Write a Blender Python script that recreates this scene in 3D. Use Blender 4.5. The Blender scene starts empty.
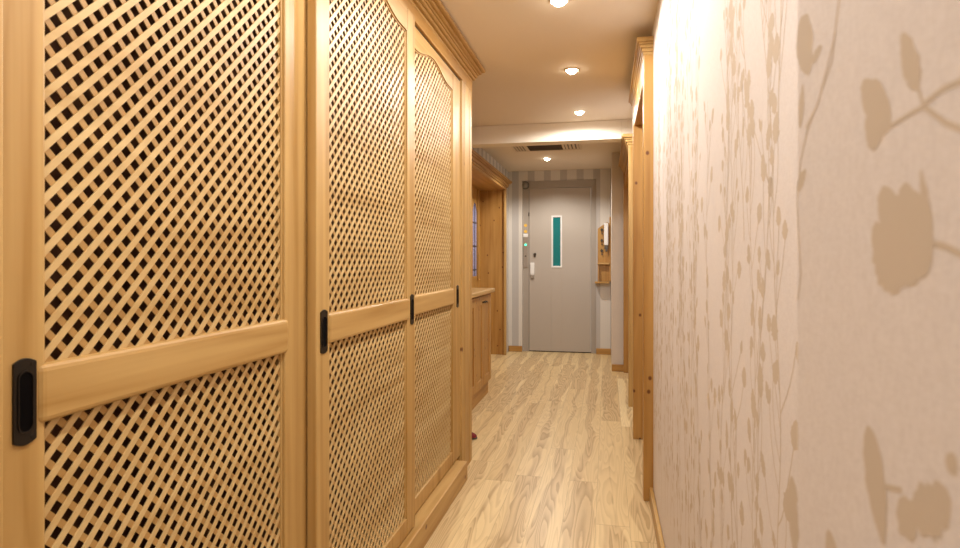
import bpy, bmesh, math, random
from mathutils import Vector
random.seed(7)
S = bpy.context.scene
COL = S.collection
PI = math.pi

# ------------------------------------------------------------------ helpers
class MB:
    """collects geometry (world coordinates) for ONE mesh object"""
    def __init__(self):
        self.bm = bmesh.new()
        self.mi = 0
    def _take(self, b, smooth=False):
        m = {}
        for v in b.verts:
            m[v] = self.bm.verts.new(v.co)
        for f in b.faces:
            try:
                nf = self.bm.faces.new([m[v] for v in f.verts])
                nf.material_index = self.mi
                nf.smooth = smooth
            except ValueError:
                pass
        b.free()
    def box(self, x0, x1, y0, y1, z0, z1, bev=0.0, seg=2):
        b = bmesh.new()
        r = bmesh.ops.create_cube(b, size=1)
        for v in b.verts:
            v.co = Vector(((x0+x1)/2 + v.co.x*(x1-x0), (y0+y1)/2 + v.co.y*(y1-y0), (z0+z1)/2 + v.co.z*(z1-z0)))
        if bev > 0:
            bev = min(bev, .45*min(abs(x1-x0), abs(y1-y0), abs(z1-z0)))
            bmesh.ops.bevel(b, geom=list(b.edges), offset=bev, segments=seg, affect='EDGES', profile=.5)
        self._take(b)
        return self
    def prism(self, pts, axis, a0, a1, bev=0.0):
        """polygon pts (two coordinates) swept along axis from a0 to a1"""
        def P(p, a):
            if axis == 'x': return Vector((a, p[0], p[1]))
            if axis == 'y': return Vector((p[0], a, p[1]))
            return Vector((p[0], p[1], a))
        b = bmesh.new()
        A = [b.verts.new(P(p, a0)) for p in pts]
        B = [b.verts.new(P(p, a1)) for p in pts]
        n = len(pts)
        b.faces.new(A); b.faces.new(B[::-1])
        for i in range(n):
            b.faces.new((A[i], B[i], B[(i+1) % n], A[(i+1) % n]))
        bmesh.ops.recalc_face_normals(b, faces=list(b.faces))
        if bev > 0:
            bmesh.ops.bevel(b, geom=list(b.edges), offset=bev, segments=2, affect='EDGES', profile=.5)
        self._take(b)
        return self
    def cyl(self, c, r, h, axis='z', n=24, r2=None, smooth=True):
        b = bmesh.new()
        bmesh.ops.create_cone(b, cap_ends=True, segments=n, radius1=r, radius2=r if r2 is None else r2, depth=h)
        for v in b.verts:
            x, y, z = v.co
            if axis == 'x': v.co = Vector((z, x, y))
            elif axis == 'y': v.co = Vector((x, z, y))
            v.co += Vector(c)
        bmesh.ops.recalc_face_normals(b, faces=list(b.faces))
        m = {}
        for v in b.verts: m[v] = self.bm.verts.new(v.co)
        for f in b.faces:
            nf = self.bm.faces.new([m[v] for v in f.verts])
            nf.material_index = self.mi
            nf.smooth = smooth and len(f.verts) == 4
        b.free()
        return self
    def ball(self, c, r, sx=1, sy=1, sz=1, u=20, v=12):
        b = bmesh.new()
        bmesh.ops.create_uvsphere(b, u_segments=u, v_segments=v, radius=r)
        for q in b.verts:
            q.co = Vector((q.co.x*sx, q.co.y*sy, q.co.z*sz)) + Vector(c)
        self._take(b, True)
        return self
    def ring(self, c, ro, ri, h, n=32):
        """flat ring (axis z)"""
        bm = self.bm
        L = []
        for i in range(n):
            a = 2*PI*i/n
            ca, sa = math.cos(a), math.sin(a)
            L.append([bm.verts.new((c[0]+ca*r, c[1]+sa*r, c[2]+z)) for r, z in ((ro, 0), (ro-.004, -h), (ri+.006, -h), (ri, 0))])
        for i in range(n):
            j = (i+1) % n
            for k in range(4):
                f = bm.faces.new((L[i][k], L[j][k], L[j][(k+1) % 4], L[i][(k+1) % 4]))
                f.smooth = True; f.material_index = self.mi
        return self
    def tube(self, pts, r, n=8):
        bm = self.bm
        pts = [Vector(p) for p in pts]
        R = []
        for i, p in enumerate(pts):
            t = (pts[min(i+1, len(pts)-1)] - pts[max(i-1, 0)]).normalized()
            a = t.cross(Vector((0, 0, 1)))
            if a.length < 1e-3: a = t.cross(Vector((0, 1, 0)))
            a.normalize(); c = t.cross(a)
            R.append([bm.verts.new(p + a*math.cos(2*PI*k/n)*r + c*math.sin(2*PI*k/n)*r) for k in range(n)])
        for i in range(len(R)-1):
            for k in range(n):
                f = bm.faces.new((R[i][k], R[i+1][k], R[i+1][(k+1) % n], R[i][(k+1) % n]))
                f.smooth = True; f.material_index = self.mi
        for q in (R[0], R[-1]):
            f = bm.faces.new(q); f.material_index = self.mi
        return self
    def poly(self, pts):
        try:
            f = self.bm.faces.new([self.bm.verts.new(p) for p in pts]); f.material_index = self.mi
        except ValueError:
            pass
        return self
    def build(self, name, mats, parent=None, root=None, recalc=True):
        if not isinstance(mats, (list, tuple)): mats = [mats]
        off = Vector(root.location) if root else Vector((0, 0, 0))
        if self.bm.verts:
            for v in self.bm.verts: v.co -= off
        if recalc: bmesh.ops.recalc_face_normals(self.bm, faces=list(self.bm.faces))
        me = bpy.data.meshes.new(name)
        self.bm.to_mesh(me); self.bm.free()
        for m in mats: me.materials.append(m)
        o = bpy.data.objects.new(name, me)
        COL.objects.link(o)
        if parent is not None: o.parent = parent
        return o

def tag(o, label=None, cat=None, group=None, kind=None):
    if label: o['label'] = label
    if cat: o['category'] = cat
    if group: o['group'] = group
    if kind: o['kind'] = kind
    return o
def thing(name, loc, label, cat, group=None, kind=None):
    o = bpy.data.objects.new(name, None)
    o.empty_display_size = .05
    o.location = loc
    COL.objects.link(o)
    return tag(o, label, cat, group, kind)
def copy_tree(o, delta, label=None):
    c = o.copy(); COL.objects.link(c)
    c.location = Vector(o.location) + Vector(delta)
    if label: c['label'] = label
    for ch in list(o.children):
        d = ch.copy(); COL.objects.link(d); d.parent = c
        for g in list(ch.children):
            e = g.copy(); COL.objects.link(e); e.parent = d
    return c

# ------------------------------------------------------------------ materials
def new_mat(name):
    m = bpy.data.materials.new(name); m.use_nodes = True
    nt = m.node_tree
    return m, nt, nt.nodes['Principled BSDF']
def plain(name, col, rough=.5, metal=0.0, spec=.5, bump=0.0, bscale=200):
    m, nt, p = new_mat(name)
    p.inputs['Base Color'].default_value = (*col, 1)
    p.inputs['Roughness'].default_value = rough
    p.inputs['Metallic'].default_value = metal
    p.inputs['Specular IOR Level'].default_value = spec
    if bump:
        tc = nt.nodes.new('ShaderNodeTexCoord'); n = nt.nodes.new('ShaderNodeTexNoise')
        n.inputs['Scale'].default_value = bscale
        b = nt.nodes.new('ShaderNodeBump'); b.inputs['Strength'].default_value = bump; b.inputs['Distance'].default_value = .001
        nt.links.new(tc.outputs['Object'], n.inputs['Vector']); nt.links.new(n.outputs['Fac'], b.inputs['Height'])
        nt.links.new(b.outputs['Normal'], p.inputs['Normal'])
    return m
def emit(name, col, strength):
    m, nt, p = new_mat(name)
    p.inputs['Base Color'].default_value = (*col, 1)
    p.inputs['Emission Color'].default_value = (*col, 1)
    p.inputs['Emission Strength'].default_value = strength
    return m
def ramp(nt, stops, interp='LINEAR'):
    r = nt.nodes.new('ShaderNodeValToRGB')
    cr = r.color_ramp; cr.interpolation = interp
    while len(cr.elements) > 1: cr.elements.remove(cr.elements[-1])
    cr.elements[0].position = stops[0][0]; cr.elements[0].color = (*stops[0][1], 1)
    for pos, c in stops[1:]:
        e = cr.elements.new(pos); e.color = (*c, 1)
    return r
def mixc(nt, fac, a, b, mode='MIX'):
    n = nt.nodes.new('ShaderNodeMix'); n.data_type = 'RGBA'; n.blend_type = mode
    for sock, v in ((0, fac), (6, a), (7, b)):
        if hasattr(v, 'node'): nt.links.new(v, n.inputs[sock])
        else: n.inputs[sock].default_value = v if sock == 0 else (*v, 1)
    return n.outputs[2]
def mth(nt, op, a, b=None, c=None):
    n = nt.nodes.new('ShaderNodeMath'); n.operation = op
    for i, v in enumerate((a, b, c)):
        if v is None: continue
        if hasattr(v, 'node'): nt.links.new(v, n.inputs[i])
        else: n.inputs[i].default_value = v
    return n.outputs[0]

def wood(name, light, dark, axis, knots=0.0, rough=.44, freq=34, knot_scale=2.6, flat='x'):
    """pine: fine grain running along axis, optional dark knots"""
    m, nt, p = new_mat(name)
    L = nt.links
    tc = nt.nodes.new('ShaderNodeTexCoord')
    oi = nt.nodes.new('ShaderNodeObjectInfo')
    mp = nt.nodes.new('ShaderNodeMapping')
    sc = [freq, freq, freq]; sc['xyz'.index(axis)] = 1.1
    mp.inputs['Scale'].default_value = sc
    L.new(tc.outputs['Object'], mp.inputs['Vector'])
    cmb = nt.nodes.new('ShaderNodeCombineXYZ')
    rr = mth(nt, 'MULTIPLY', oi.outputs['Random'], 40.0)
    for i in range(3): L.new(rr, cmb.inputs[i])
    L.new(cmb.outputs[0], mp.inputs['Location'])
    n1 = nt.nodes.new('ShaderNodeTexNoise'); n1.inputs['Scale'].default_value = 1.0
    n1.inputs['Detail'].default_value = 3.0; n1.inputs['Roughness'].default_value = .55
    L.new(mp.outputs[0], n1.inputs['Vector'])
    mp2 = nt.nodes.new('ShaderNodeMapping')
    s2 = [freq*.28]*3; s2['xyz'.index(axis)] = .7
    mp2.inputs['Scale'].default_value = s2
    L.new(tc.outputs['Object'], mp2.inputs['Vector']); L.new(cmb.outputs[0], mp2.inputs['Location'])
    n2 = nt.nodes.new('ShaderNodeTexNoise'); n2.inputs['Scale'].default_value = 1.0; n2.inputs['Detail'].default_value = 2.0
    L.new(mp2.outputs[0], n2.inputs['Vector'])
    rings = mth(nt, 'PINGPONG', mth(nt, 'MULTIPLY', n2.outputs['Fac'], 7.0), 1.0)
    f = mth(nt, 'ADD', mth(nt, 'MULTIPLY', n1.outputs['Fac'], .75), mth(nt, 'MULTIPLY', rings, .25))
    mid = tuple((a*.55+b*.45) for a, b in zip(light, dark))
    r = ramp(nt, [(.28, dark), (.46, mid), (.68, light)])
    L.new(f, r.inputs[0])
    col = r.outputs[0]
    if knots > 0:
        sx = nt.nodes.new('ShaderNodeSeparateXYZ'); L.new(tc.outputs['Object'], sx.inputs[0])
        cc = nt.nodes.new('ShaderNodeCombineXYZ')
        face = [i for i in range(3) if 'xyz'[i] != flat]
        for j, i in enumerate(face):
            v_ = mth(nt, 'ADD', sx.outputs[i], mth(nt, 'MULTIPLY', oi.outputs['Random'], 23.0*(j+1)))
            L.new(mth(nt, 'MULTIPLY', v_, .8) if 'xyz'[i] == axis else v_, cc.inputs[j])
        v = nt.nodes.new('ShaderNodeTexVoronoi'); v.voronoi_dimensions = '2D'; v.inputs['Scale'].default_value = knot_scale
        v.inputs['Randomness'].default_value = 1.0
        L.new(cc.outputs[0], v.inputs['Vector'])
        k = ramp(nt, [(.0, (1, 1, 1)), (knots*.55, (.85, .85, .85)), (knots, (0, 0, 0))])
        L.new(v.outputs['Distance'], k.inputs[0])
        col = mixc(nt, k.outputs[0], col, (dark[0]*.33, dark[1]*.17, dark[2]*.15))
    L.new(col, p.inputs['Base Color'])
    p.inputs['Roughness'].default_value = rough
    p.inputs['Specular IOR Level'].default_value = .45
    b = nt.nodes.new('ShaderNodeBump'); b.inputs['Strength'].default_value = .08; b.inputs['Distance'].default_value = .001
    L.new(n1.outputs['Fac'], b.inputs['Height']); L.new(b.outputs['Normal'], p.inputs['Normal'])
    return m

PL, PD = (.535, .335, .12), (.38, .205, .052)       # pale varnished pine
KL, KD = (.49, .27, .075), (.35, .165, .036)        # warmer knotty pine
pine = {a: wood('pine_'+a, PL, PD, a) for a in 'xyz'}
pineK = {a: wood('knotty_pine_'+a, PL, PD, a, knots=.032) for a in 'xyz'}
warm = {a: wood('warm_pine_'+a, KL, KD, a) for a in 'xyz'}
warmK = {a: wood('warm_knotty_pine_'+a, KL, KD, a, knots=.055, knot_scale=5.0) for a in 'xyz'}
warmK_end = wood('warm_knotty_pine_end', KL, KD, 'z', knots=.055, knot_scale=5.0, flat='y')
pineK_end = wood('knotty_pine_end', PL, PD, 'z', knots=.032, flat='y')
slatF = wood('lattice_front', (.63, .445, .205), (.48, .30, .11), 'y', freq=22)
slatB = wood('lattice_back_shaded', (.46, .265, .085), (.33, .17, .045), 'y', freq=22)  # same pine darkened, as if shaded by the front slats
shaded_wood = wood('interior_shade', (.14, .055, .020), (.09, .034, .012), 'z', rough=.8)  # pine darkened to carry the shade inside the wardrobe
bronze = plain('dark_bronze', (.028, .021, .015), .38, .7)
slot_shade = plain('handle_slot_shade', (.003, .002, .002), .9, spec=.05)  # near-black colour painted as the shade in the handle slot
black = plain('gap_shade', (.012, .008, .006), .8)  # painted shade for narrow slits and gaps
ceil_m = plain('ceiling_paint', (.74, .64, .52), .8, bump=.05, bscale=60)
beam_m = plain('beam_paint', (.80, .72, .60), .75)
lift_grey = plain('lift_door_paint', (.46, .41, .36), .42, .1, bump=.02, bscale=300)
lift_frame = plain('lift_frame_paint', (.39, .345, .30), .45, .1)
steel = plain('brushed_steel', (.48, .45, .41), .35, .8)
white_p = plain('white_plastic', (.80, .79, .78), .4)
dgrey = plain('dark_grey_plastic', (.10, .09, .08), .5)
key_m = plain('key_metal', (.09, .075, .06), .4, .8)
yellow = plain('yellow_sticker', (.83, .50, .07), .6)
crimson = plain('crimson_felt', (.16, .006, .012), .8)
vent_m = plain('vent_frame', (.66, .55, .42), .6)
vent_d = plain('vent_grille', (.12, .095, .07), .7)
lead = plain('lead_came', (.05, .05, .06), .5, .6)

def glass(name, col, rough=.12):
    m, nt, p = new_mat(name)
    p.inputs['Base Color'].default_value = (*col, 1)
    p.inputs['Roughness'].default_value = rough
    p.inputs['Coat Weight'].default_value = .5
    tc = nt.nodes.new('ShaderNodeTexCoord'); n = nt.nodes.new('ShaderNodeTexNoise'); n.inputs['Scale'].default_value = 40
    b = nt.nodes.new('ShaderNodeBump'); b.inputs['Strength'].default_value = .1; b.inputs['Distance'].default_value = .002
    nt.links.new(tc.outputs['Object'], n.inputs['Vector']); nt.links.new(n.outputs['Fac'], b.inputs['Height']); nt.links.new(b.outputs['Normal'], p.inputs['Normal'])
    return m
teal = glass('teal_glass', (.005, .19, .20))
blue_glass = glass('blue_leaded_glass', (.34, .39, .70), .2)

def wallpaper(name, base, base2):
    """woven non-woven paper: tiny cloth-like mottling"""
    m, nt, p = new_mat(name)
    L = nt.links
    tc = nt.nodes.new('ShaderNodeTexCoord')
    mp = nt.nodes.new('ShaderNodeMapping'); mp.inputs['Scale'].default_value = (260, 260, 900)
    L.new(tc.outputs['Object'], mp.inputs['Vector'])
    n = nt.nodes.new('ShaderNodeTexNoise'); n.inputs['Scale'].default_value = 1; n.inputs['Detail'].default_value = 2
    L.new(mp.outputs[0], n.inputs['Vector'])
    mp2 = nt.nodes.new('ShaderNodeMapping'); mp2.inputs['Scale'].default_value = (900, 900, 140)
    L.new(tc.outputs['Object'], mp2.inputs['Vector'])
    n2 = nt.nodes.new('ShaderNodeTexNoise'); n2.inputs['Scale'].default_value = 1; n2.inputs['Detail'].default_value = 2
    L.new(mp2.outputs[0], n2.inputs['Vector'])
    f = mth(nt, 'MULTIPLY', mth(nt, 'ADD', n.outputs['Fac'], n2.outputs['Fac']), .5)
    r = ramp(nt, [(.38, base2), (.60, base)])
    L.new(f, r.inputs[0]); L.new(r.outputs[0], p.inputs['Base Color'])
    p.inputs['Roughness'].default_value = .8; p.inputs['Specular IOR Level'].default_value = .12
    b = nt.nodes.new('ShaderNodeBump'); b.inputs['Strength'].default_value = .10; b.inputs['Distance'].default_value = .0006
    L.new(f, b.inputs['Height']); L.new(b.outputs['Normal'], p.inputs['Normal'])
    return m
paper = wallpaper('pale_wallpaper', (.81, .75, .725), (.73, .665, .635))
motif = plain('motif_ink', (.63, .53, .425), .85, .0, spec=.08)

def striped(name, axis, pitch, duty, phase, ca, cb):
    m, nt, p = new_mat(name)
    tc = nt.nodes.new('ShaderNodeTexCoord'); sx = nt.nodes.new('ShaderNodeSeparateXYZ')
    nt.links.new(tc.outputs['Object'], sx.inputs[0])
    v = mth(nt, 'FRACT', mth(nt, 'ADD', mth(nt, 'DIVIDE', sx.outputs['XYZ'.index(axis)], pitch), phase))
    f = mth(nt, 'LESS_THAN', v, duty)
    fine = mth(nt, 'FRACT', mth(nt, 'MULTIPLY', sx.outputs['XYZ'.index(axis)], 45.0))
    ff = mth(nt, 'MULTIPLY', mth(nt, 'LESS_THAN', fine, .4), .18)
    c = mixc(nt, f, ca, cb)
    c = mixc(nt, ff, c, tuple(x*.86 for x in ca))
    nt.links.new(c, p.inputs['Base Color'])
    p.inputs['Roughness'].default_value = .7
    return m
stripe_back = striped('striped_wallpaper', 'X', .21, .42, .82, (.66, .62, .57), (.47, .44, .42))
stripe_left = striped('striped_wallpaper_side', 'Y', .21, .42, .1, (.66, .62, .57), (.47, .44, .42))

def floor_mat():
    m, nt, p = new_mat('ash_planks')
    L = nt.links
    tc = nt.nodes.new('ShaderNodeTexCoord'); sx = nt.nodes.new('ShaderNodeSeparateXYZ')
    L.new(tc.outputs['Object'], sx.inputs[0])
    X, Y = sx.outputs[0], sx.outputs[1]
    W, LN = .150, 1.8
    xi = mth(nt, 'DIVIDE', mth(nt, 'ADD', X, 10.0 + .10), W)
    ix = mth(nt, 'FLOOR', xi); fx = mth(nt, 'FRACT', xi)
    wn = nt.nodes.new('ShaderNodeTexWhiteNoise'); wn.noise_dimensions = '1D'
    L.new(ix, wn.inputs['W'])
    yo = mth(nt, 'MULTIPLY', wn.outputs['Value'], LN)
    yi = mth(nt, 'DIVIDE', mth(nt, 'ADD', Y, mth(nt, 'ADD', yo, 20.0)), LN)
    iy = mth(nt, 'FLOOR', yi); fy = mth(nt, 'FRACT', yi)
    wn2 = nt.nodes.new('ShaderNodeTexWhiteNoise'); wn2.noise_dimensions = '2D'
    cb = nt.nodes.new('ShaderNodeCombineXYZ'); L.new(ix, cb.inputs[0]); L.new(iy, cb.inputs[1])
    L.new(cb.outputs[0], wn2.inputs['Vector'])
    rid = wn2.outputs['Value']
    # coordinates inside the plank
    def comb(x, y, z):
        c = nt.nodes.new('ShaderNodeCombineXYZ')
        for i, v in enumerate((x, y, z)):
            if hasattr(v, 'node'): L.new(v, c.inputs[i])
            else: c.inputs[i].default_value = v
        return c.outputs[0]
    def noise(v, sc, det, dist=0.0):
        n = nt.nodes.new('ShaderNodeTexNoise'); n.inputs['Scale'].default_value = sc; n.inputs['Detail'].default_value = det
        n.inputs['Distortion'].default_value = dist
        L.new(v, n.inputs['Vector']); return n.outputs['Fac']
    rz = mth(nt, 'MULTIPLY', rid, 57.0)
    # growth rings: contours of a slow field that varies fast across and slowly along the board
    field = noise(comb(mth(nt, 'MULTIPLY', fx, 1.5), mth(nt, 'MULTIPLY', Y, .8), rz), 1.3, 1.0, .25)
    wob = noise(comb(mth(nt, 'MULTIPLY', X, 60.0), mth(nt, 'MULTIPLY', Y, 9.0), rz), 1.0, 2.0)
    rings = mth(nt, 'FRACT', mth(nt, 'ADD', mth(nt, 'MULTIPLY', field, 14.0), mth(nt, 'MULTIPLY', wob, .35)))
    rr = ramp(nt, [(.0, (.0, .0, .0)), (.35, (.2, .2, .2)), (.88, (1, 1, 1)), (1.0, (.0, .0, .0))])
    L.new(rings, rr.inputs[0])
    nf_o = noise(comb(mth(nt, 'MULTIPLY', X, 260.0), mth(nt, 'MULTIPLY', Y, 5.0), rid), 1.0, 2.0)
    # brown heartwood stripe wandering down the middle of some boards
    cen = mth(nt, 'ADD', .5, mth(nt, 'MULTIPLY', mth(nt, 'SUBTRACT', noise(comb(0.0, mth(nt, 'MULTIPLY', Y, 1.6), rz), 1.0, 1.0), .5), .9))
    dist = mth(nt, 'ABSOLUTE', mth(nt, 'SUBTRACT', fx, cen))
    width = mth(nt, 'MULTIPLY', noise(comb(3.0, mth(nt, 'MULTIPLY', Y, 1.3), mth(nt, 'ADD', rz, 9.0)), 1.0, 2.0), mth(nt, 'MULTIPLY', mth(nt, 'FRACT', mth(nt, 'MULTIPLY', rid, 7.31)), 1.1))
    hz = ramp(nt, [(.46, (0, 0, 0)), (.53, (1, 1, 1))])
    L.new(mth(nt, 'ADD', .5, mth(nt, 'SUBTRACT', width, dist)), hz.inputs[0])
    base = ramp(nt, [(0.0, (.90, .74, .43)), (.25, (.72, .54, .275)), (.5, (.84, .66, .36)), (.75, (.66, .48, .23)), (1.0, (.80, .62, .33))])
    L.new(rid, base.inputs[0])
    heart = mixc(nt, mth(nt, 'MULTIPLY', hz.outputs[0], .5), base.outputs[0], (.50, .34, .17))
    grain = mixc(nt, mth(nt, 'MULTIPLY', rr.outputs[0], mth(nt, 'ADD', .26, mth(nt, 'MULTIPLY', hz.outputs[0], .42))), heart, (.29, .16, .045))
    fib = mixc(nt, mth(nt, 'MULTIPLY', nf_o, .25), grain, (.80, .61, .36))
    # joints
    ex = mth(nt, 'MINIMUM', fx, mth(nt, 'SUBTRACT', 1.0, fx))
    ey = mth(nt, 'MINIMUM', fy, mth(nt, 'SUBTRACT', 1.0, fy))
    j = mth(nt, 'MAXIMUM', mth(nt, 'LESS_THAN', ex, .006), mth(nt, 'LESS_THAN', ey, .0010))
    out = mixc(nt, mth(nt, 'MULTIPLY', j, .55), fib, (.26, .16, .08))
    L.new(out, p.inputs['Base Color'])
    p.inputs['Roughness'].default_value = .36
    p.inputs['Specular IOR Level'].default_value = .45
    b = nt.nodes.new('ShaderNodeBump'); b.inputs['Strength'].default_value = .06; b.inputs['Distance'].default_value = .001
    L.new(nf_o, b.inputs['Height']); L.new(b.outputs['Normal'], p.inputs['Normal'])
    return m
ash = floor_mat()

# ------------------------------------------------------------------ setting
CZ = 2.362           # ceiling height
XR = .225            # corridor face of the right wall
YB = 7.80            # back wall
Y0 = -1.7            # wall behind the viewer
def struct(name, mb, mats, label, cat):
    return tag(mb.build(name, mats, recalc=not isinstance(mats, list)), label, cat, kind='structure')

struct('floor', MB().box(-1.75, .60, Y0, 8.1, -.06, 0), ash, 'pale ash plank floor running the length of the hallway', 'floor')
struct('ceiling', MB().box(-1.75, .60, Y0, 8.1, CZ, CZ+.08), ceil_m, 'warm beige painted ceiling with recessed spotlights', 'ceiling')
struct('trim_1', MB().box(-1.60, .118, 5.10, 5.26, 2.205, CZ-.001, .003).box(.118, .244, 5.10, 5.26, 2.2265, CZ-.001), beam_m, 'shallow cream beam dropped across the ceiling before the lift lobby', 'beam')
struct('wall_left', MB().box(-1.75, -1.62, Y0, 8.1, 0, CZ), stripe_left, 'wall behind the wooden wardrobe on the left', 'wall')
struct('wall_left_header', MB().box(-1.615, -1.27, 3.62, YB-.001, 2.205, CZ-.001), stripe_left, 'striped wallpaper strip between the alcove cornice and the ceiling', 'wall')
struct('wall_left_far', MB().box(-1.615, -1.27, 7.605, YB-.001, 0, 2.2), stripe_left, 'narrow striped wall end between wooden alcove and lift door wall', 'wall')
# back wall with the lift opening
LX0, LX1, LZ = -1.085, -.135, 2.235
mb = MB().box(-1.615, LX0, YB, YB+.12, 0, CZ).box(LX1, .60, YB, YB+.12, 0, CZ).box(LX0, LX1, YB, YB+.12, LZ, CZ)
struct('wall_back', mb, stripe_back, 'grey and cream striped wallpaper wall around the lift door', 'wall')
struct('wall_front', MB().box(-1.75, .60, Y0-.1, Y0, 0, CZ), paper, 'pale wall closing the hallway on the viewer side', 'wall')
struct('wall_right_far', MB().box(.05, .60, 6.645, YB-.001, 0, CZ-.001), wallpaper('pier_wallpaper', (.72, .66, .60), (.64, .58, .53)), 'pale wallpapered pier end just before the lift lobby', 'wall')
struct('wall_right_middle', MB().box(XR+.02, .60, 4.23, 5.08, 0, CZ-.001), paper, 'short pale wall between the two wood-cased doorways', 'wall')
struct('wall_right_lintel', MB().box(XR+.02, .60, 5.08, 6.645, 2.14, CZ-.001).box(XR+.001, .60, 3.15, 4.23, 2.13, CZ-.001), paper, 'pale wall over the heads of the two wood-cased doorways', 'wall')

# --- patterned wallpaper: every stem and leaf is part of the wall mesh
LIFT = [0]
def lifted(P):
    LIFT[0] = (LIFT[0]+1) % 211
    k = LIFT[0]*6e-7
    return lambda u, v: (P(u, v)[0]-k, u, v)
def ribbon(mb, pts, w, P):
    P = lifted(P)
    n = len(pts)
    for i in range(n-1):
        (u0, v0), (u1, v1) = pts[i], pts[i+1]
        dx, dy = u1-u0, v1-v0
        l = math.hypot(dx, dy) or 1
        nx, ny = -dy/l, dx/l
        wa = (w if not callable(w) else w(i/n)); wb = (w if not callable(w) else w((i+1)/n))
        mb.poly([P(u0+nx*wa, v0+ny*wa), P(u1+nx*wb, v1+ny*wb), P(u1-nx*wb, v1-ny*wb), P(u0-nx*wa, v0-ny*wa)])
def leaf(mb, u, v, L, W, ang, P, rng, jag=.22):
    """seed-head shaped leaf, narrow base, blunt ragged tip"""
    P = lifted(P)
    n = 13
    prof = []
    for i in range(n+1):
        t = i/n
        prof.append((t, W*.5*(math.sin(PI*min(1, t**.8*.93+.03)))**.75))
    L_, R_ = [], []
    for t, h in prof:
        L_.append((t*L, h*(1+rng.uniform(-jag, jag)))); R_.append((t*L, -h*(1+rng.uniform(-jag, jag))))
    ca, sa = math.cos(ang), math.sin(ang)
    T = lambda p: P(u + p[0]*ca - p[1]*sa, v + p[0]*sa + p[1]*ca)
    for i in range(n):
        mb.poly([T(L_[i]), T(L_[i+1]), T(R_[i+1]), T(R_[i])])
def vine(mb, u0, v0, v1, P, rng, umin, umax, big=1.0):
    """one upright stem with side twigs, each ending in a leaf"""
    pts = []; v = v0; ph = rng.uniform(0, 6); lean = rng.uniform(-.10, .10)
    while v < v1:
        t = v-v0
        u = u0 + .022*math.sin(t*5+ph) + .009*math.sin(t*15+ph*2) + lean*t
        pts.append((min(max(u, umin), umax), v)); v += .022
    ribbon(mb, pts, lambda t: .0021*big*(1-.45*t), P)
    i = 3
    while i < len(pts)-3:
        u, v = pts[i]
        s = rng.choice((-1, 1))
        a = PI/2 - s*rng.uniform(.25, .8)
        l = rng.uniform(.04, .15)*big
        tw = []
        uu, vv, aa = u, v, a
        for k in range(6):
            tw.append((uu, vv)); uu += math.cos(aa)*l/6; vv += math.sin(aa)*l/6; aa += s*rng.uniform(-.05, .22)
        tw.append((uu, vv))
        if umin+.01 < uu < umax-.01 and vv < v1+.05 and abs(uu-u) < .2:
            ribbon(mb, tw, .0013*big, P)
            la = aa + rng.uniform(-.5, .5)
            if rng.random() < .35: la = -PI/2 + rng.uniform(-.5, .5)
            LL = rng.uniform(.020, .042)*big
            eu, ev = uu+math.cos(la)*LL, vv+math.sin(la)*LL
            if umin < eu < umax:
                leaf(mb, uu, vv, LL, LL*rng.uniform(.5, .95), la, P, rng)
                if rng.random() < .35:
                    leaf(mb, uu, vv, LL*.7, LL*.3, la+rng.choice((-.8, .8)), P, rng)
        i += rng.choice((1, 2, 2, 3))

rng = random.Random(11)
YC = .44                                  # end of the near projecting pier
mb = MB().box(XR, .60, YC-.12, 3.17, 0, CZ-.001)
mb.mi = 1
Pw = lambda u, v: (XR-.00006, u, v)
u = YC+.05
while u < 3.02:
    vine(mb, u, .11+rng.uniform(0, .25), rng.uniform(1.5, 2.33), Pw, rng, YC+.01, 3.06)
    if rng.random() < .7: vine(mb, u+.03, rng.uniform(.5, 1.4), 2.33, Pw, rng, YC+.01, 3.06)
    u += rng.uniform(.085, .14)
struct('wall_right', mb, [paper, motif], 'pale wall on the right papered with beige leafy stems', 'wall')

XN = .125
mb = MB().box(XN, .60, Y0, YC, 0, CZ-.001, .003)
mb.mi = 1
Pn = lambda u, v: (XN-.00006, u, v)
def lf(u, v, L, W, deg, jag=.15): leaf(mb, u, v, L, W, math.radians(deg), Pn, rng, jag)
# here u falls towards the viewer; the motifs the photograph shows
near_ang = math.atan(127/600)
def nu(px): return XN/math.tan(math.atan((px-480)/600)-near_ang)
def nz(px, py):
    y = nu(px); return 1.2+(260-py)*(-XN*math.sin(near_ang)+y*math.cos(near_ang))/600
def nrib(pp, w): ribbon(mb, [(nu(a), nz(a, b)) for a, b in pp], w, Pn)
def nleaf(px0, py0, px1, py1, wpx, jag=.12):
    a = (nu(px0), nz(px0, py0)); b = (nu(px1), nz(px1, py1))
    L = math.hypot(a[0]-b[0], a[1]-b[1])
    s = (abs(nu(px0+5)-nu(px0-5))/10 + abs(nz(px0, py0+5)-nz(px0, py0-5))/10)/2
    leaf(mb, a[0], a[1], L, wpx*s, math.atan2(b[1]-a[1], b[0]-a[0]), Pn, rng, jag)
nrib([(806, 128), (818, 104), (826, 72), (834, 40), (838, 10), (842, -20)], .0012)
nrib([(808, 130), (820, 96), (832, 62), (836, 30)], .0008)
nleaf(800, 20, 810, 72, 22); nleaf(812, 62, 822, 46, 6)
nleaf(800, 128, 803, 84, 8)
nrib([(808, 128), (801, 160), (797, 200), (799, 240), (801, 275), (798, 300)], .0012)
nleaf(797, 190, 806, 170, 7)
nleaf(890, 128, 862, 84, 30); nleaf(882, 138, 866, 118, 26)
nrib([(888, 128), (905, 117), (924, 106)], .0010)
nrib([(924, 106), (917, 84), (908, 68)], .0010); nleaf(918, 88, 902, 34, 22)
nrib([(924, 104), (944, 88), (968, 78)], .0012); nrib([(924, 106), (945, 122), (968, 132)], .0012)
nrib([(920, 240), (945, 246), (970, 258)], .0013)
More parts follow.
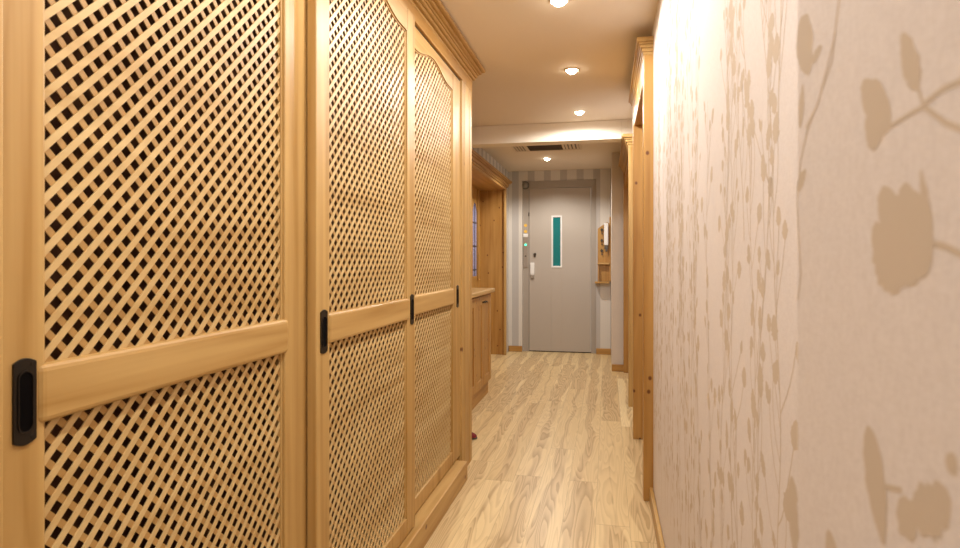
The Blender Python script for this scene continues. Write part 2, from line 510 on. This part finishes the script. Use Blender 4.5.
nleaf(918, 282, 880, 192, 52, .18); nleaf(926, 276, 902, 186, 46, .18); nleaf(932, 250, 921, 170, 12); nleaf(900, 290, 874, 225, 40, .2)
nleaf(868, 426, 884, 544, 26, .16); nrib([(884, 486), (902, 490)], .0012)
nleaf(900, 498, 914, 540, 30, .22); nleaf(914, 520, 950, 496, 34, .25); nleaf(948, 470, 956, 456, 16)
nleaf(792, 476, 795, 560, 16, .2); nleaf(828, 530, 838, 585, 18)
vr = random.Random(5)
uu = -1.5
while uu < .08:
    vine(mb, uu, .12, 2.3, Pn, vr, Y0+.02, .12); uu += .13
vine(mb, .33, .12, .75, Pn, vr, .2, YC-.01); vine(mb, .26, .12, .7, Pn, vr, .2, YC-.01)
vine(mb, .33, 1.6, 2.3, Pn, vr, .2, YC-.01); vine(mb, .26, 1.62, 2.3, Pn, vr, .2, YC-.01)
struct('wall_right_near', mb, [paper, motif], 'projecting pinkish wall end with large leaf motifs nearest the viewer', 'wall')

# baseboards
def baseboard(name, x0, x1, y0, y1, label, mat):
    return struct(name, MB().box(x0, x1, y0, y1, 0, .075, .006), mat, label, 'baseboard')
baseboard('baseboard_right', XR-.02, XR-.001, YC+.001, 3.085, 'pale wooden baseboard along the leafy right wall', pine['y'])
baseboard('baseboard_right_near', XN-.02, XN-.001, Y0, YC-.001, 'pale wooden baseboard under the projecting wall end', pine['y'])
baseboard('baseboard_back_left', -1.265, LX0, YB-.02, YB-.001, 'short wooden baseboard left of the lift door', warm['x'])
baseboard('baseboard_back_right', LX1, .049, YB-.02, YB-.001, 'short wooden baseboard under the key rack', warm['x'])
baseboard('baseboard_right_far', .05, .20, 6.624, 6.644, 'small wooden baseboard at the foot of the pale pier', warm['x'])

# ------------------------------------------------------------------ wardrobe
XB, XA = -.774, -.805     # front planes of the outer and inner door track
WY0, WY1 = -.55, 3.515
ward = thing('wardrobe', (-1.1, 1.5, 0), 'long pale pine wardrobe with diagonal lattice sliding doors along the left side', 'wardrobe')
mb = MB().box(-1.42, -.746, WY0, 3.195, 0, .102, .004)
mb.build('plinth', pineK['y'], ward, ward)
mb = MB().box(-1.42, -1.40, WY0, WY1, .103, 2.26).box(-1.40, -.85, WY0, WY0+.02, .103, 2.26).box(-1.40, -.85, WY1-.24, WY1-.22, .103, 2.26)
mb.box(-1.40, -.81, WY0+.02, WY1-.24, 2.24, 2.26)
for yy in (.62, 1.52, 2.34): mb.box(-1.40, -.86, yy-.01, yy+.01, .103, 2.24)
mb.build('carcass', shaded_wood, ward, ward)
# end post with shallow flutes
mb = MB().box(-1.42, -.800, 3.268, WY1, 0, 2.262, .004)
for a, b in ((3.270, 3.300), (3.308, 3.325), (3.333, 3.44), (3.448, 3.512)):
    mb.box(-.802, -.793, a, b, .001, 2.261, .003)
mb.build('end_post', pineK['z'], ward, ward)
# header board behind the cornice
MB().box(-.86, -.792, WY0, WY1, 2.2085, 2.27, .002).build('header_board', warm['y'], ward, ward)
MB().box(-.86, -.806, WY0+.03, WY1-.25, 2.2035, 2.208).build('slit_shade_strip', black, ward, ward)  # black strip added as the shade in the slit above the doors
mb = MB()
for z0, z1, p in ((2.264, 2.280, .006), (2.280, 2.296, .020), (2.296, 2.312, .032), (2.312, 2.322, .038), (2.322, 2.338, .052), (2.338, 2.359, .070)):
    mb.box(-1.42, -.795+p, WY0-p, WY1+p, z0, z1, .006, 3)
mb.build('crown_moulding', pine['y'], ward, ward)

def clip(poly, y0, y1, z0, z1):
    def cut(ps, f, inter):
        out = []
        for i in range(len(ps)):
            a, b = ps[i], ps[(i+1) % len(ps)]
            fa, fb = f(a), f(b)
            if fa >= 0: out.append(a)
            if (fa >= 0) != (fb >= 0):
                t = fa/(fa-fb); out.append((a[0]+(b[0]-a[0])*t, a[1]+(b[1]-a[1])*t))
        return out
    for f in (lambda p: p[0]-y0, lambda p: y1-p[0], lambda p: p[1]-z0, lambda p: z1-p[1]):
        poly = cut(poly, f, None)
        if len(poly) < 3: return None
    return poly
def lattice(xf, y0, y1, z0, z1, phase):
    mb = MB()
    pitch = .0388; hw = .0079       # half height of a slat measured vertically
    for layer in (0, 1):
        mb.mi = layer
        s = 1 if layer == 0 else -1
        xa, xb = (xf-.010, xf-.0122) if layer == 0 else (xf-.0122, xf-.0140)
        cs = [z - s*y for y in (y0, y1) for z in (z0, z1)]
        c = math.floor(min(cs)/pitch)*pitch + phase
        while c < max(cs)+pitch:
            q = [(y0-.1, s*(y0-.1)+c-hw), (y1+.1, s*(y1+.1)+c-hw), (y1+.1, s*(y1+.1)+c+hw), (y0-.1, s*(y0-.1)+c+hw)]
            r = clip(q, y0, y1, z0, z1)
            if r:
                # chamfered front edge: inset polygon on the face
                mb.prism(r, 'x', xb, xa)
            c += pitch
    return mb
def sliding_door(xf, y0, y1, sl, sr, handles, w=.0205):
    """xf front plane; stiles of width sl, sr; handles: list of y centres"""
    z0, z1 = .106, 2.202
    T = .028
    a, b = y0+sl, y1-sr
    mb = MB()
    mb.box(xf-T, xf, y0, a, z0, z1, .003).box(xf-T, xf, b, y1, z0, z1, .003)
    # thin moulding step round the openings
    mb.box(xf-T, xf-.007, a-.001, a+.007, z0, z1, .002).box(xf-T, xf-.007, b-.007, b+.001, z0, z1, .002)
    mb.box(xf-T, xf-.0005, a, b, z0, z0+.070, .004)
    d = mb.build('sliding_door', pine['z'], ward, ward)
    # arched head rail
    cy = (a+b)/2; hwid = (b-a)/2
    arch = []
    N = 36
    for i in range(N+1):
        t = -1+2*i/N
        s_ = abs(t)
        if s_ > .78: h = 0
        else: h = .5+.5*math.cos(PI*s_/.78)
        arch.append((cy+t*hwid, 2.110+.046*h))
    mb = MB().prism([(a, z1)] + arch + [(b, z1)], 'x', xf-T, xf-.001)
    lip = [(y, z-.006) for y, z in arch]
    mb.prism(arch + lip[::-1], 'x', xf-T, xf-.007)
    mb.build('arched_head_rail', pine['y'], d, ward)
    MB().box(xf-T+.002, xf+.006, a-.012, b+.012, .962, 1.048, .010, 3).build('middle_rail', pine['y'], d, ward)
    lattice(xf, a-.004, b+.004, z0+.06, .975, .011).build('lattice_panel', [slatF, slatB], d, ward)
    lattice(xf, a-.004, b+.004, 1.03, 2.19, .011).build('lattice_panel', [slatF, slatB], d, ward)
    for hy in handles:
        mb = MB()
        zc, hh = 1.0, .0615
        # cover plate with arched ends; slot depth is painted black, not cut
        n = 10
        outer = [(hy-w, zc-hh+.006)] + [(hy-w+2*w*i/n, zc-hh+.006-.006*math.sin(PI*i/n)) for i in range(1, n)] + [(hy+w, zc-hh+.006)]
        outer += [(hy+w, zc+hh-.006)] + [(hy+w-2*w*i/n, zc+hh-.006+.006*math.sin(PI*i/n)) for i in range(1, n)] + [(hy-w, zc+hh-.006)]
        mb.prism(outer, 'x', xf-.001, xf+.003, .0008)
        # raised lips around the slot
        iw, ih = w*.58, .042
        slot = [(hy+iw*math.cos(t), zc+ih-iw+iw*math.sin(t)) for t in [PI*k/10 for k in range(11)]] + \
               [(hy-iw*math.cos(t), zc-ih+iw-iw*math.sin(t)) for t in [PI*k/10 for k in range(11)]]
        mb.mi = 1
        mb.prism(slot, 'x', xf+.001, xf+.0034)
        mb.mi = 0
        big = [(hy+(y-hy)*1.16, zc+(z-zc)*1.05) for y, z in slot]
        for i in range(len(slot)):
            j = (i+1) % len(slot)
            mb.prism([slot[i], slot[j], big[j], big[i]], 'x', xf+.002, xf+.0046)
        for zz in (zc-.052, zc+.052): mb.cyl((xf+.0032, hy+w*.6, zz), .0028, .001, 'x', 10)
        mb.build('recessed_handle', [bronze, slot_shade], d, ward)
    return d
sliding_door(XB, -.30, .641, .09, .09, [])
sliding_door(XA, .600, 1.535, .1275, .138, [.695], .0175)
sliding_door(XB, 1.505, 2.364, .082, .098, [1.548, 2.322])
sliding_door(XA, 2.300, 3.264, .10, .160, [3.203])

# ------------------------------------------------------------------ wooden alcove with leaded glass
alc = thing('wooden_alcove', (-1.43, 5.6, 0), 'knotty pine lined alcove with cornice and blue leaded glass beyond the wardrobe', 'alcove')
AY0, AY1 = 3.66, 7.53
MB().box(-1.612, -1.275, AY1-.03, AY1, 0, 2.12, .002).build('end_panel', warmK_end, alc, alc)
MB().box(-1.612, -1.275, AY0, AY0+.03, 0, 2.12, .002).build('end_panel', warmK_end, alc, alc)
mb = MB().box(-1.613, -1.59, AY0+.03, 7.085, 0, 2.12).box(-1.613, -1.59, 7.34, AY1-.03, 0, 2.12)
mb.box(-1.613, -1.59, 7.085, 7.34, 0, 1.0)
ar = [(7.085+.255*i/12, 1.80+.11*math.sin(PI*i/12)) for i in range(13)]
mb.prism([(7.085, 2.12)] + ar + [(7.34, 2.12)], 'x', -1.613, -1.59)
mb.box(-1.59, -1.572, 7.34, 7.385, .95, 2.119, .004)
mb.build('back_panel', warmK['z'], alc, alc)
mb = MB(); gl = [(7.085, 1.0), (7.34, 1.0)] + ar[::-1]
mb.prism(gl, 'x', -1.608, -1.598)
g = mb.build('leaded_glass_pane', blue_glass, alc, alc); g['label'] = 'blue leaded glass pane with arched top'
mb = MB()
for z in (1.08, 1.37, 1.66): mb.box(-1.599, -1.594, 7.086, 7.339, z-.006, z+.006)
mb.box(-1.599, -1.594, 7.207, 7.219, 1.0, 1.90)
mb.build('lead_strips', lead, g, alc)
MB().box(-1.612, -1.275, AY0+.03, AY1-.03, 2.085, 2.12, .002).build('soffit_board', warm['y'], alc, alc)
mb = MB()
mb.box(-1.275, -1.248, AY1-.062, AY1, 0, 2.10, .006)
mb.build('front_post', pine['z'], alc, alc)
MB().box(-1.275, -1.248, AY0, AY0+.06, 0, 2.10, .006).build('front_post', pine['z'], alc, alc)
mb = MB()
for z0, z1, p in ((2.085, 2.115, .004), (2.115, 2.135, .018), (2.135, 2.165, .030), (2.165, 2.178, .050), (2.178, 2.203, .066)):
    mb.box(-1.275, -1.25+p, AY0, AY1+p, z0, z1, .006, 3)
mb.build('crown_moulding', warm['y'], alc, alc)

# ------------------------------------------------------------------ low cabinet in the alcove
cab = thing('sideboard', (-1.3, 4.5, 0), 'low knotty pine cabinet with worktop, in front of the alcove past the wardrobe', 'cabinet')
SY0, SY1 = 4.05, 5.36
MB().box(-1.585, -1.052, SY0+.02, SY1-.03, 0, .11, .003).build('plinth', warm['y'], cab, cab)
MB().box(-1.585, -1.046, SY0, SY1, .11, .905, .004).build('body', warmK['z'], cab, cab)
mb = MB().box(-1.587, -1.0, SY0-.02, SY1+.04, .906, .945, .012, 3)
mb.build('worktop', pine['y'], cab, cab)
for k in range(4):
    a = SY0+.008 + k*(SY1-SY0-.016)/4 + .003; b = SY0+.008 + (k+1)*(SY1-SY0-.016)/4 - .003
    mb = MB().box(-1.046, -1.030, a, a+.07, .125, .895, .004).box(-1.046, -1.030, b-.07, b, .125, .895, .004)
    mb.box(-1.046, -1.030, a+.07, b-.07, .125, .20, .004).box(-1.046, -1.030, a+.07, b-.07, .82, .895, .004)
    mb.box(-1.046, -1.038, a+.068, b-.068, .19, .83, .002)
    d = mb.build('door', warmK['z'], cab, cab)
    mb = MB()
    hy = b-.035 if k % 2 == 0 else a+.035
    mb.tube([(-1.030, hy-.024, .842), (-1.012, hy-.022, .842), (-1.006, hy, .838), (-1.012, hy+.022, .842), (-1.030, hy+.024, .842)], .0045)
    mb.ball((-1.027, hy-.024, .842), .008).ball((-1.027, hy+.024, .842), .008)
    mb.build('handle', bronze, d, cab)

# crimson slipper peeping out behind the wardrobe end
sl = thing('slipper', (-.92, 3.92, 0), 'dark crimson slipper toe peeping from behind the wardrobe end post', 'slipper')
mb = MB()
pts = []
for i in range(25):
    t = 2*PI*i/24
    pts.append((-.950+.10*math.cos(t)*(1.0), 3.93+.042*math.sin(t)*(1.0-.12*math.cos(t))))
mb.prism(pts[:-1], 'z', .002, .014, .002)
mb.build('sole', dgrey, sl, sl)
mb = MB().ball((-.910, 3.93, .014), .05, 1.12, .80, .62, 24, 14)
bmesh.ops.bisect_plane(mb.bm, geom=mb.bm.verts[:]+mb.bm.edges[:]+mb.bm.faces[:], plane_co=(0, 0, .0145), plane_no=(0, 0, -1), clear_outer=True)
mb.build('upper', crimson, sl, sl)

# ------------------------------------------------------------------ lift door
ld = thing('door_1', (-.60, YB+.06, 0), 'grey steel lift door with narrow teal window at the hallway end', 'door', kind='structure')
DX0, DX1, DZ = -1.0, -.205, 2.135
mb = MB().box(LX0+.001, DX0-.004, YB+.045, YB+.115, 0, LZ-.001, .002).box(DX1+.004, LX1-.001, YB+.045, YB+.115, 0, LZ-.001, .002)
mb.box(DX0-.004, DX1+.004, YB+.045, YB+.115, DZ+.005, LZ-.001, .002)
mb.build('door_frame', lift_frame, ld, ld)
mb = MB()
GX0, GX1, GZ0, GZ1 = -.705, -.575, 1.105, 1.775
mb.box(DX0, GX0, YB+.050, YB+.095, .012, DZ, .002).box(GX1, DX1, YB+.050, YB+.095, .012, DZ, .002)
mb.box(GX0, GX1, YB+.050, YB+.095, .012, GZ0).box(GX0, GX1, YB+.050, YB+.095, GZ1, DZ)
leafo = mb.build('door_leaf', lift_grey, ld, ld)
MB().box(DX0-.003, DX1+.003, YB+.06, YB+.11, 0, .011).build('threshold_gap_shade', black, ld, ld)  # black strip painted as the shade under the door leaf
mb = MB().box(GX0-.004, GX0+.016, YB+.042, YB+.06, GZ0-.004, GZ1+.004, .002).box(GX1-.016, GX1+.004, YB+.042, YB+.06, GZ0-.004, GZ1+.004, .002)
mb.box(GX0+.016, GX1-.016, YB+.042, YB+.06, GZ0-.004, GZ0+.018, .002).box(GX0+.016, GX1-.016, YB+.042, YB+.06, GZ1-.018, GZ1+.004, .002)
mb.build('window_frame', white_p, leafo, ld)
g = MB().box(GX0+.014, GX1-.014, YB+.056, YB+.064, GZ0+.016, GZ1-.016).build('window_pane', teal, leafo, ld)
g['label'] = 'teal glass strip'
mb = MB().cyl((-.925, YB+.042, 1.275), .018, .02, 'y', 20).box(-.938, -.916, YB+.036, YB+.05, 1.235, 1.275, .003)
mb.build('lock_cylinder', key_m, leafo, ld)
MB().box(-.985, -.930, YB+.022, YB+.051, 1.005, 1.165, .008).build('pull_plate', white_p, leafo, ld)
MB().box(-.982, -.934, YB+.026, YB+.051, .962, 1.004, .005).build('latch_block', steel, leafo, ld)
mb = MB().cyl((-1.004, YB+.044, 1.80), .007, .05, 'z', 12); mb.build('hinge', key_m, ld, ld)

pan = thing('lift_call_panel', (-1.045, YB+.04, 1.27), 'narrow steel lift call panel with glowing green button beside the lift door', 'button panel')
PX0, PX1 = -1.077, -1.018
MB().box(PX0, PX1, YB+.034, YB+.0445, 1.10, 1.50, .003).build('face_plate', steel, pan, pan)
MB().box(PX0-.002, PX1+.002, YB+.030, YB+.0445, 1.50, 1.545, .008).build('top_cap', white_p, pan, pan)
MB().cyl((-1.046, YB+.031, 1.40), .013, .008, 'y', 20).build('call_button', emit('green_light', (.05, .95, .45), 2.2), pan, pan)
MB().cyl((-1.046, YB+.032, 1.25), .011, .006, 'y', 20).build('key_switch', dgrey, pan, pan)
for z, lab in ((1.64, 'upper round yellow sticker above the lift call panel'), (1.56, 'lower round yellow sticker above the lift call panel')):
    tag(MB().cyl((-1.047, YB+.0436, z+.015), .021, .002, 'y', 20).build('sticker', yellow), lab, 'sticker', 'yellow stickers above the call panel')
cam_ = thing('dome_sensor', (-1.05, YB+.01, 2.18), 'grey round sensor in the upper left corner of the lift frame', 'sensor')
MB().cyl((-1.05, YB+.030, 2.18), .052, .03, 'y', 28).build('mount', dgrey, cam_, cam_)
MB().ball((-1.05, YB+.018, 2.18), .044, 1, .8, 1).build('dome', plain('sensor_grey', (.22, .21, .19), .35), cam_, cam_)

# ------------------------------------------------------------------ key rack
kr = thing('key_rack', (-.03, YB-.05, 1.3), 'pine wall rack with slanted top and two open shelves right of the lift door', 'key rack')
KX0, KX1 = -.115, .048
MB().prism([(KX0, .93), (KX1-.018, .93), (KX1-.018, 1.665), (KX1-.05, 1.68), (KX0, 1.60)], 'y', YB-.018, YB-.001, .002).build('back_board', warm['z'], kr, kr)
MB().prism([(YB-.095, .93), (YB-.018, .93), (YB-.001, .93), (YB-.001, 1.75), (YB-.03, 1.74), (YB-.05, 1.60), (YB-.06, 1.2)], 'x', KX1-.018, KX1, .002).build('side_board', warm['z'], kr, kr)
MB().prism([(YB-.09, .93), (YB-.019, .93), (YB-.019, 1.14), (YB-.06, 1.14)], 'x', KX0, KX0+.015, .001).build('side_board', warm['z'], kr, kr)
MB().box(KX0-.035, KX1-.019, YB-.125, YB-.001, .905, .929, .004).build('shelf', pine['x'], kr, kr)
MB().box(KX0-.004, KX1-.019, YB-.085, YB-.019, 1.145, 1.163, .003).build('shelf', pine['x'], kr, kr)
hz = (1.565, 1.43, 1.30)
for z in hz:
    MB().tube([(-.065, YB-.019, z+.035), (-.065, YB-.034, z+.033), (-.065, YB-.040, z+.040)], .003).build('hook', key_m, kr, kr)
MB().tube([(-.010, YB-.019, 1.655), (-.010, YB-.054, 1.653), (-.010, YB-.0615, 1.66)], .003).build('hook', key_m, kr, kr)
keyL = ('dark key hanging from the top hook of the key rack', 'dark key hanging from the middle hook of the key rack', 'dark key hanging from the lowest hook of the key rack')
def key(z, lab):
    t = thing('key', (-.065, YB-.03, z), lab, 'key', 'keys on the rack hooks')
    mb = MB().cyl((-.065, YB-.033, z+.018), .017, .006, 'y', 18)
    mb.build('bow', key_m, t, t)
    mb = MB().box(-.069, -.061, YB-.036, YB-.031, z-.040, z+.004, .001).box(-.061, -.052, YB-.036, YB-.031, z-.038, z-.026, .001)
    mb.build('blade', key_m, t, t)
    return t
k0 = key(hz[0], keyL[0])
for z, lab in zip(hz[1:], keyL[1:]): copy_tree(k0, (0, 0, z-hz[0]), lab)
wb = thing('hand_brush', (.0, YB-.06, 1.5), 'slim white brush with dark end hanging from the key rack', 'brush')
MB().box(-.036, .016, YB-.092, YB-.066, 1.385, 1.665, .010, 3).build('handle', white_p, wb, wb)
mb = MB().box(-.032, .012, YB-.092, YB-.067, 1.335, 1.384, .006).box(-.020, .004, YB-.090, YB-.068, 1.305, 1.336, .006)
mb.build('brush_end', dgrey, wb, wb)

# ------------------------------------------------------------------ cased doorways on the right
def crown(y0, y1, ztop, xs, parent, dz=1.0, pz=1.0):
    mb = MB()
    for z0, z1, p in ((-.105, -.085, .004), (-.085, -.062, .012), (-.062, -.042, .024), (-.042, -.028, .034), (-.028, .0, .050)):
        p *= pz
        mb.box(xs-p, XR+.02, y0-p*.9, y1+p*.9, ztop+z0*dz, ztop+z1*dz, .004, 3)
    mb.build('crown_moulding', pine['y'], parent, parent)
d2 = thing('door_2', (XR, 3.65, 0), 'wood-cased doorway with cornice at the end of the leafy right wall', 'door', kind='structure')
CX = .178
MB().box(CX, .40, 3.09, 3.165, 0, 2.24, .004).build('casing_post', warmK_end, d2, d2)
mb = MB().box(CX-.006, .40, 4.145, 4.225, 0, 2.24, .004)
mb.build('casing_post', warmK_end, d2, d2)
MB().box(CX, .40, 3.166, 4.144, 2.10, 2.24, .003).build('head_board', warm['y'], d2, d2)
crown(3.09, 4.225, 2.302, CX, d2, .78, .68)
dl = MB().box(.335, .372, 3.17, 4.14, .004, 2.095, .003).build('door_leaf', warmK['z'], d2, d2)
mb = MB()
for z0, z1 in ((.18, .95), (1.1, 1.95)): mb.box(.328, .336, 3.30, 4.01, z0, z1, .004)
mb.build('raised_panel', warm['z'], dl, d2)
d3 = thing('door_3', (XR, 5.85, 0), 'wood-cased doorway with arched head beyond the first cased doorway', 'door', kind='structure')
MB().box(.172, .42, 5.05, 5.12, 0, 2.125, .004).build('casing_post', pineK_end, d3, d3)
MB().box(.172, .42, 6.56, 6.622, 0, 2.125, .004).build('casing_post', warm['z'], d3, d3)
ar = [(5.12+1.44*i/24, 1.96+.09*math.sin(PI*i/24)**.8) for i in range(25)]
MB().prism([(5.12, 2.125)] + ar + [(6.56, 2.125)], 'x', .185, .42).build('arched_head_board', warm['y'], d3, d3)
crown(5.05, 6.575, 2.225, .172, d3)
dl = MB().box(.30, .34, 5.124, 6.556, .004, 2.08, .003).build('door_leaf', wood('pale_leaf', (.80, .66, .44), (.70, .54, .33), 'z'), d3, d3)
MB().box(.235, .299, 5.124, 6.556, 0, .06, .004).build('door_sill', pine['y'], d3, d3)

# ------------------------------------------------------------------ air vent in the far ceiling
va = thing('ceiling_air_vent', (-.60, 6.13, CZ), 'long beige ceiling air vent with dark grille behind the beam', 'air vent')
VX0, VX1, VY0, VY1 = -.955, -.255, 5.94, 6.34
VZ = CZ-.0015
mb = MB()
mb.box(VX0, VX1, VY0, VY0+.03, VZ-.012, VZ, .003).box(VX0, VX1, VY1-.03, VY1, VZ-.012, VZ, .003)
mb.box(VX0, VX0+.022, VY0+.03, VY1-.03, VZ-.012, VZ).box(VX1-.022, VX1, VY0+.03, VY1-.03, VZ-.012, VZ)
G0, G1 = -.795, -.445
mb.box(G0-.02, G0, VY0+.03, VY1-.03, VZ-.012, VZ).box(G1, G1+.02, VY0+.03, VY1-.03, VZ-.012, VZ)
mb.build('vent_frame', vent_m, va, va)
mb = MB().box(G0, G1, VY0+.03, VY1-.03, VZ-.004, VZ)
for i in range(11):
    y = VY0+.05+i*.030; mb.box(G0, G1, y, y+.006, VZ-.010, VZ-.004)
mb.build('grille', vent_d, va, va)
for x0, x1 in ((VX0+.022, G0-.02), (G1+.02, VX1-.022)):
    mb = MB().box(x0, x1, VY0+.03, VY1-.03, VZ-.004, VZ)
    mb.mi = 1
    w = (x1-x0)/4
    for i in range(4): mb.box(x0+i*w+.010, x0+i*w+w-.004, VY0+.035, VY1-.035, VZ-.011, VZ-.004, .002)
    mb.build('side_louvre', [vent_d, vent_m], va, va)

# ------------------------------------------------------------------ recessed spotlights
chrome = plain('downlight_ring', (.70, .62, .52), .4, .3)
glow = emit('downlight_glow', (1.0, .86, .66), 30.0)
WARM = (1.0, .98, .94)
def downlight(x, y, label):
    t = thing('ceiling_downlight', (x, y, CZ), label, 'ceiling light', 'recessed ceiling spotlights')
    MB().ring((x, y, CZ-.0005), .046, .033, .006).build('trim_ring', chrome, t, t)
    b = MB().ball((x, y, CZ-.001), .0325, 1, 1, .75, 28, 16)
    bmesh.ops.bisect_plane(b.bm, geom=b.bm.verts[:]+b.bm.edges[:]+b.bm.faces[:], plane_co=(0, 0, CZ-.001), plane_no=(0, 0, 1), clear_outer=True)
    b.build('lens', glow, t, t)
    return t
def lamp(x, y, watts, col=WARM, ang=177, blend=.30):
    l = bpy.data.lights.new('spot_lamp', 'SPOT')
    l.energy = watts; l.color = col; l.spot_size = math.radians(ang); l.spot_blend = blend; l.shadow_soft_size = .025
    o = bpy.data.objects.new('spot_lamp', l); o.location = (x, y, CZ-.03); COL.objects.link(o)
LX = -.21
spots = [(LX, 2.70, 'nearest visible recessed spotlight at the top edge of the view'), (LX, 3.70, 'second recessed spotlight along the hallway ceiling'),
         (LX, 4.76, 'third recessed spotlight just before the ceiling beam'), (-.67, 6.87, 'farthest recessed spotlight, in front of the lift door')]
d0 = downlight(*spots[0])
for x, y, lab in spots[1:]: copy_tree(d0, (x-spots[0][0], y-spots[0][1], 0), lab)
for y in (1.68, .66, -.40):
    copy_tree(d0, (0, y-spots[0][1], 0), 'recessed spotlight overhead nearer than the visible row')
P0 = 26
for y, k in ((-.40, .95), (.66, .95), (1.68, 1.0), (2.70, 1.0), (3.70, 1.0), (4.76, 1.0)): lamp(LX, y, P0*k)
lamp(-.67, 6.87, P0*2.2, (1.0, .95, .86), 152, .45)

# ------------------------------------------------------------------ world, camera, view
w = bpy.data.worlds.new('World'); S.world = w; w.use_nodes = True
w.node_tree.nodes['Background'].inputs[0].default_value = (1, .9, .78, 1)
w.node_tree.nodes['Background'].inputs[1].default_value = .3
cd = bpy.data.cameras.new('Camera')
cd.sensor_width = 36; cd.lens = 22.5; cd.shift_y = -14/960; cd.clip_start = .02
cd.dof.use_dof = True; cd.dof.focus_distance = 3.5; cd.dof.aperture_fstop = 9
co = bpy.data.objects.new('Camera', cd); co.location = (0, 0, 1.2)
co.rotation_euler = (PI/2, 0, math.atan(127/600)); COL.objects.link(co)
S.camera = co
S.view_settings.view_transform = 'Standard'; S.view_settings.look = 'None'
S.view_settings.gamma = 1; S.view_settings.use_curve_mapping = False
S.view_settings.exposure = .60
